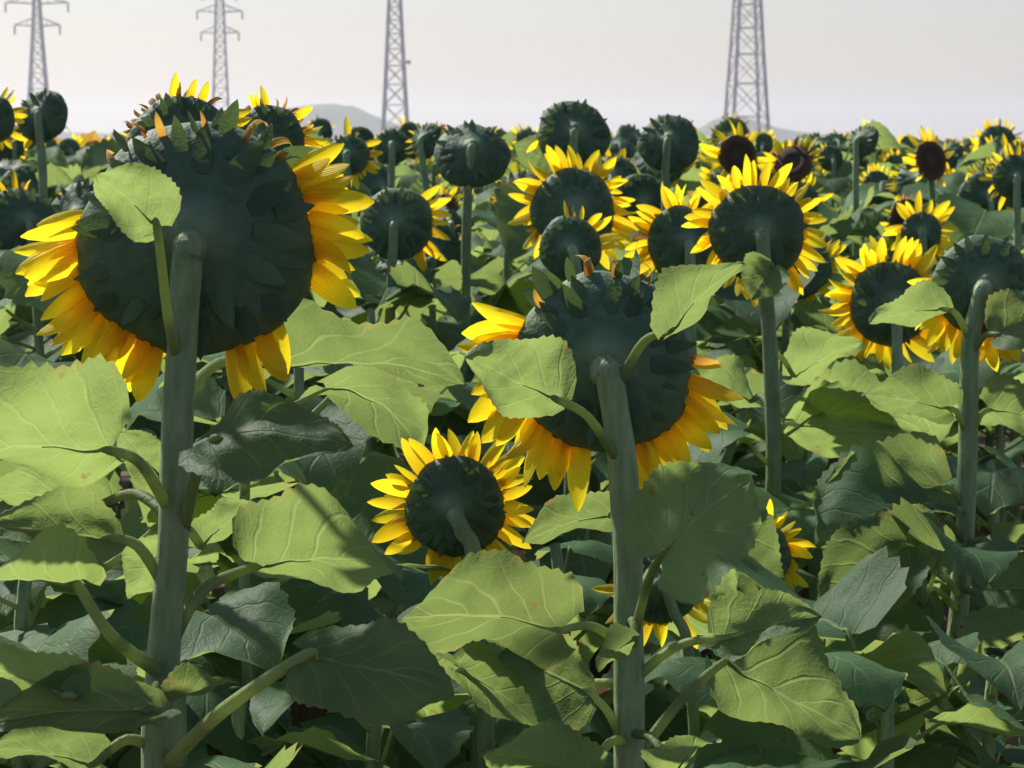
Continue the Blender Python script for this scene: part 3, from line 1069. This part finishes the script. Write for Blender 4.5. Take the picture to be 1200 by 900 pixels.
near_plant('sunflower plant turned sideways with brown disc and drooping orange petals, upper right', 9.4, (1090, 188, 24), (0.5, -0.8, 0.2),
           [(1092, 220), (1094, 320)], 0.013, spiral=(0.75, 0.9, 1.05, 1.2), seed=18, npet=26, plen=0.85, elev=-0.15)
near_plant('dark headed sunflower plant at the right edge below the horizon', 8.4, (1190, 208, 27), (0.1, 0.95, -0.15),
           [(1192, 218), (1193, 320)], 0.013, spiral=(0.7, 0.85, 1.0, 1.15), seed=19, npet=26, gaps=((-1, 60), (240, 361)), plen=0.6)
near_plant('dark headed sunflower plant below the far left pylon', 7.4, (50, 136, 32), (0.25, 0.9, -0.3),
           [(50, 135), (50, 200), (52, 330)], 0.013, spiral=(0.65, 0.8, 0.95, 1.1, 1.25), seed=20, npet=24, gaps=((-1, 170), (250, 361)), plen=0.6)
near_plant('sunflower plant cut by the left edge, bright petals against the sky', 6.9, (-12, 140, 30), (0.0, 0.97, -0.2),
           [(-12, 145), (-12, 220), (-12, 330)], 0.013, spiral=(0.65, 0.8, 0.95, 1.1), seed=21, npet=26, plen=0.6)
near_plant('small sunflower plant with orange petals right of the biggest head', 8.0, (408, 182, 25), (0.1, 0.93, -0.2),
           [(408, 190), (408, 300)], 0.013, spiral=(0.7, 0.85, 1.0, 1.15), seed=22, npet=24, plen=0.8, dry=((40, 140),))
near_plant('small round headed sunflower plant below the slender pylon', 9.0, (459, 172, 22), (-0.05, 0.95, -0.25),
           [(459, 176), (459, 300)], 0.013, spiral=(0.7, 0.85, 1.0, 1.15, 1.3), seed=23, npet=20, gaps=((20, 361),), plen=0.5)
near_plant('leaning sunflower plant with few petals right of the slender pylon', 8.4, (500, 165, 22), (0.6, 0.7, -0.25),
           [(497, 170), (500, 230), (502, 330)], 0.012, spiral=(0.7, 0.85, 1.0, 1.2, 1.35), seed=24, npet=18, dry=((-1, 90),), plen=0.7)

# heads rising just behind the top of the biggest one
near_plant('withered sunflower plant with orange petals peeping over the top of the biggest head', 3.35, (212, 168, 58), (-0.1, 0.95, -0.2),
           [(212, 165), (212, 300), (204, 600)], 0.010, spiral=(0.4, 0.6, 0.8, 0.95), seed=25, npet=60, gaps=((190, 361),), dry=((-1, 190),), plen=0.62, elev=-0.1)
near_plant('brownish sunflower plant peeping over the right of the biggest head', 3.7, (312, 168, 46), (0.1, 0.95, -0.2),
           [(312, 165), (306, 300), (286, 600)], 0.008, sscale=1.25, spiral=(0.45, 0.55, 0.65, 0.75, 0.85, 0.95, 1.02, 1.1, 1.18), seed=26, npet=56, gaps=((200, 361),), dry=((10, 190),), plen=0.62, elev=-0.1)
near_plant('sunflower plant with a stream of bright petals right of the biggest head', 4.4, (352, 250, 42), (0.05, 0.95, -0.2),
           [(350, 260), (350, 400), (352, 640)], 0.009, sscale=1.25, spiral=(0.4, 0.5, 0.6, 0.7, 0.8, 0.88, 0.96, 1.04, 1.12, 1.2), seed=27, npet=34, gaps=((130, 250),), plen=0.8, elev=-0.2)

# low heads among the leaves
near_plant('low sunflower plant half hidden behind the central stalk', 3.9, (772, 686, 46), (0.05, 0.95, -0.25),
           [(792, 690), (806, 760), (815, 905)], 0.009, spiral=(0.25, 0.4, 0.5, 0.6), seed=28, npet=26, gaps=((-1, 165),), plen=0.85, elev=-0.1)
near_plant('low sunflower plant with a column of drooping petals below the neat full ring', 4.3, (888, 650, 40), (0.25, 0.93, -0.2),
           [(880, 650), (876, 740), (872, 905)], 0.010,
           leaves=[((872, 800), (850, 610, -0.22), (905, 728, -0.26), 92, SHADE, dict(droop=0.4))],
           spiral=(0.25, 0.4, 0.5, 0.62), seed=29, npet=40, gaps=((75, 285),), plen=0.85, elev=-0.25, hang=30)

# ------------------------------------------------------------------ more plants standing between and behind
HEAD_SPOTS = [(228, 272, 215, 2.7), (712, 437, 170, 3.3), (537, 600, 105, 3.5), (888, 272, 100, 5.0), (1152, 335, 105, 4.6), (1046, 352, 85, 5.6), (1080, 272, 55, 8.2),
              (465, 262, 75, 6.6), (553, 186, 60, 6.9), (672, 158, 60, 6.8), (784, 168, 50, 7.6), (672, 246, 80, 6.3), (668, 290, 60, 5.6),
              (800, 285, 75, 5.7), (864, 182, 45, 8.6), (930, 192, 45, 8.9), (1012, 166, 45, 9.2), (1090, 188, 45, 9.4), (1190, 208, 45, 8.4),
              (50, 136, 55, 7.4), (408, 182, 45, 8.0), (459, 172, 36, 9.0), (500, 165, 36, 8.4), (352, 250, 60, 4.4)]
PLACED = []


def free(px, py, rad, d):
    for hx, hy, hr, hd in HEAD_SPOTS:
        if hd > d - 0.05 and math.hypot(px - hx, py - hy) < hr + rad:
            return False
    return True


def row_plant(x, y, h, r, face, rr, label, group, nleaf=9, parts=False, bare=False, lo=0.3, hi=0.93):
    foot = Vector((x, y, 0))
    root = plant_root(foot, label, group)
    lean = Vector((rr.uniform(-.04, .04), rr.uniform(-.04, .04), 0))
    top = foot + lean + Vector((0, 0, h))
    face = face.normalized()
    back = top + face * 0.05 + Vector((0, 0, -0.01))
    H = back + face * (0.42 * r)
    path = [foot + Vector((0, 0, -.03)), foot + lean * 0.2 + Vector((0, 0, h * .5)), top - Vector((0, 0, .10)) + face * 0.012, top - Vector((0, 0, 0.03)) + face * 0.03, back - face * 0.006, back + face * .1 * r]
    add_stalk(root, path, 0.0115, 0.0095, rr, 8, 3)
    add_head(root, H, face, r, rr, False, bare=bare)
    fine = smooth_path(path[:4], 4)
    hs = [h * (lo + (hi - lo) * (i + rr.uniform(-.3, .3)) / max(1, nleaf - 1)) for i in range(nleaf)]
    leaf_spiral(root, fine, hs, rr, rr.uniform(0.95, 1.25), None, parts)
    return root


rr = random.Random(77)
count = 0
# plants with heads hidden below the nearer leaves fill the rows close by
for (px, py, d) in ((395, 640, 4.1), (640, 660, 4.3), (1000, 600, 4.9), (130, 560, 3.9), (20, 470, 4.6), (300, 520, 4.6), (470, 430, 5.2), (600, 420, 5.6), (960, 470, 5.6), (1180, 560, 5.4), (60, 330, 5.6),
                    (850, 480, 5.9), (420, 380, 6.2), (750, 380, 6.4), (1060, 450, 6.4), (560, 760, 4.0), (300, 760, 3.9), (950, 800, 4.1), (1060, 700, 4.4), (1190, 880, 4.0), (25, 700, 3.5), (120, 745, 3.55), (930, 770, 3.7), (1160, 800, 3.75), (420, 830, 3.45), (1040, 840, 3.6), (270, 850, 3.4), (40, 820, 3.8), (640, 850, 4.2)):
    p = at(px, py, d)
    row_plant(p.x, p.y, max(0.5, p.z), 0.022, Vector((rr.uniform(-.4, .4), 0.4, 0.85)), rr,
              'short leafy sunflower plant standing between the large front stalks', 'short plants between the front stalks', 15, True, True, 0.25, 0.985)
d = 6.6
while d < 17.5:
    halfw = d * math.tan(HFOV / 2) + 0.7
    n = max(3, int(2 * halfw / 0.50))
    for i in range(n):
        x = -halfw + 2 * halfw * (i + 0.5) / n + rr.uniform(-.16, .16)
        y = d + rr.uniform(-.2, .2)
        h = rr.gauss(1.43, 0.085) if d < 10 else rr.gauss(1.54, 0.10)
        r = rr.uniform(0.065, 0.125)
        h = min(h, EYE.z + (170 - 132) / F_PX * y - r * 1.1)
        ok = False
        for k in range(5):
            px, py = seen(Vector((x, y, h - 0.02)))
            if free(px, py, 1.4 * r / y * F_PX, y):
                ok = True
                break
            h -= 0.09
            x += rr.uniform(-.1, .1)
        if not ok:
            continue
        face = Vector((rr.gauss(-0.1, 0.4), 0.9, rr.uniform(-1.1, .05)))
        if rr.random() < 0.05:
            face = Vector((rr.uniform(-1, 1), -0.7, rr.uniform(-.2, .3)))
        row_plant(x, y, h, r, face, rr, 'small sunflower plant crowded in the rows towards the horizon', 'small plants in the rows behind',
                  16 if d < 11 else 10, False, rr.random() < 0.22, 0.35)
        count += 1
    d += 0.55 if d < 12 else 0.75
print('row plants', count)

# far rows: too many and too small to tell apart
V, Fc, UV, MI = [], [], [], []
rr = random.Random(5)


def quad_fan(c, nrm, r, sides, mi, jag=0.0):
    n = nrm.normalized()
    a = n.orthogonal().normalized()
    b = n.cross(a)
    base = len(V)
    V.append(c - n * (-0.3 * r))
    for k in range(sides):
        th = 2 * math.pi * k / sides
        q = r * (1 + (jag * (1 if k % 2 else -1)) * rr.uniform(0.2, 2.0)) if jag else r
        V.append(c + a * (q * math.cos(th)) + b * (q * math.sin(th)))
    for k in range(sides):
        Fc.append((base, base + 1 + k, base + 1 + (k + 1) % sides))
        MI.append(mi)


d = 17.8
while d < 260:
    step = 0.7 if d < 40 else (1.6 if d < 90 else 5)
    halfw = d * math.tan(HFOV / 2) * 1.25 + 1.0
    sp = 0.55 if d < 40 else (0.9 if d < 90 else 2.0)
    n = int(2 * halfw / sp)
    for i in range(n):
        x = -halfw + 2 * halfw * (i + rr.random()) / n
        y = d + rr.uniform(-.3, .3) * step
        h = min(1.6, rr.gauss(1.49, 0.11))
        r = rr.uniform(0.07, 0.11)
        f = Vector((rr.gauss(-.1, .3), 0.9 if rr.random() > 0.12 else -0.9, rr.uniform(-.5, .1)))
        top = Vector((x, y, h))
        if d < 60:
            quad_fan(top, f, r * rr.uniform(0.9, 1.45), 16, 4 if rr.random() < 0.6 else 1, 0.24)
            quad_fan(top - f.normalized() * 0.04, -f, r, 10, 2)
        else:
            quad_fan(top, f, r * rr.uniform(0.9, 1.4), 8, 4 if rr.random() < 0.6 else 1, 0.15)
            quad_fan(top - f.normalized() * 0.04, -f, r, 6, 2)
        bar(V, Fc, (x, y, 0), (x, y, h), 0.03)
        MI += [3] * 6
        for k in range(7 if d < 40 else 4):
            az = rr.uniform(0, 6.28)
            zz = h * rr.uniform(0.45, 0.95)
            L = rr.uniform(.16, .26) * (1 if d < 90 else 1.7)
            o = Vector((math.cos(az), math.sin(az), 0))
            sd = Vector((-o.y, o.x, 0))
            b0 = Vector((x, y, zz)) + o * 0.08
            base = len(V)
            V.extend([b0, b0 + o * L * .35 + sd * L * .42 + Vector((0, 0, .02)), b0 + o * L - Vector((0, 0, L * .5)), b0 + o * L * .35 - sd * L * .42 + Vector((0, 0, .02)), b0 + o * L * .4 - Vector((0, 0, .02))])
            Fc.extend([(base, base + 1, base + 4), (base + 1, base + 2, base + 4), (base + 2, base + 3, base + 4), (base + 3, base, base + 4)])
            MI.extend([0] * 4)
    d += step
far = put('sunflower_field', mesh('sunflower_field', V, Fc, [M['leaf'], M['petal'], M['head'], M['stalk'], M['petal_dry']], [(0.3, 0.5)] * len(V), smooth=False, midx=MI))
far['kind'] = 'stuff'
far['label'] = 'distant sunflower field merging into one mass below the hills'
far['category'] = 'sunflower field'

# ------------------------------------------------------------------ the hazy air
hm, nt = new_mat('haze_air')
out = N(nt, 'ShaderNodeOutputMaterial')
pv = N(nt, 'ShaderNodeVolumePrincipled')
pv.inputs['Color'].default_value = (0.93, 0.96, 1.0, 1)
pv.inputs['Density'].default_value = 0.00021
pv.inputs['Anisotropy'].default_value = 0.35
nt.links.new(pv.outputs[0], out.inputs['Volume'])
x0, x1, y0, y1, z0, z1 = -4000, 4000, -600, 5600, -1.6, 90
HVv = [(x, y, z) for z in (z0, z1) for y in (y0, y1) for x in (x0, x1)]
HFf = [(0, 2, 3, 1), (4, 5, 7, 6), (0, 1, 5, 4), (2, 6, 7, 3), (0, 4, 6, 2), (1, 3, 7, 5)]
hz = put('haze', mesh('haze', HVv, HFf, [hm], smooth=False))
hz['kind'] = 'stuff'
hz['label'] = 'pale summer haze over the distant hills and pylons'
hz['category'] = 'haze'
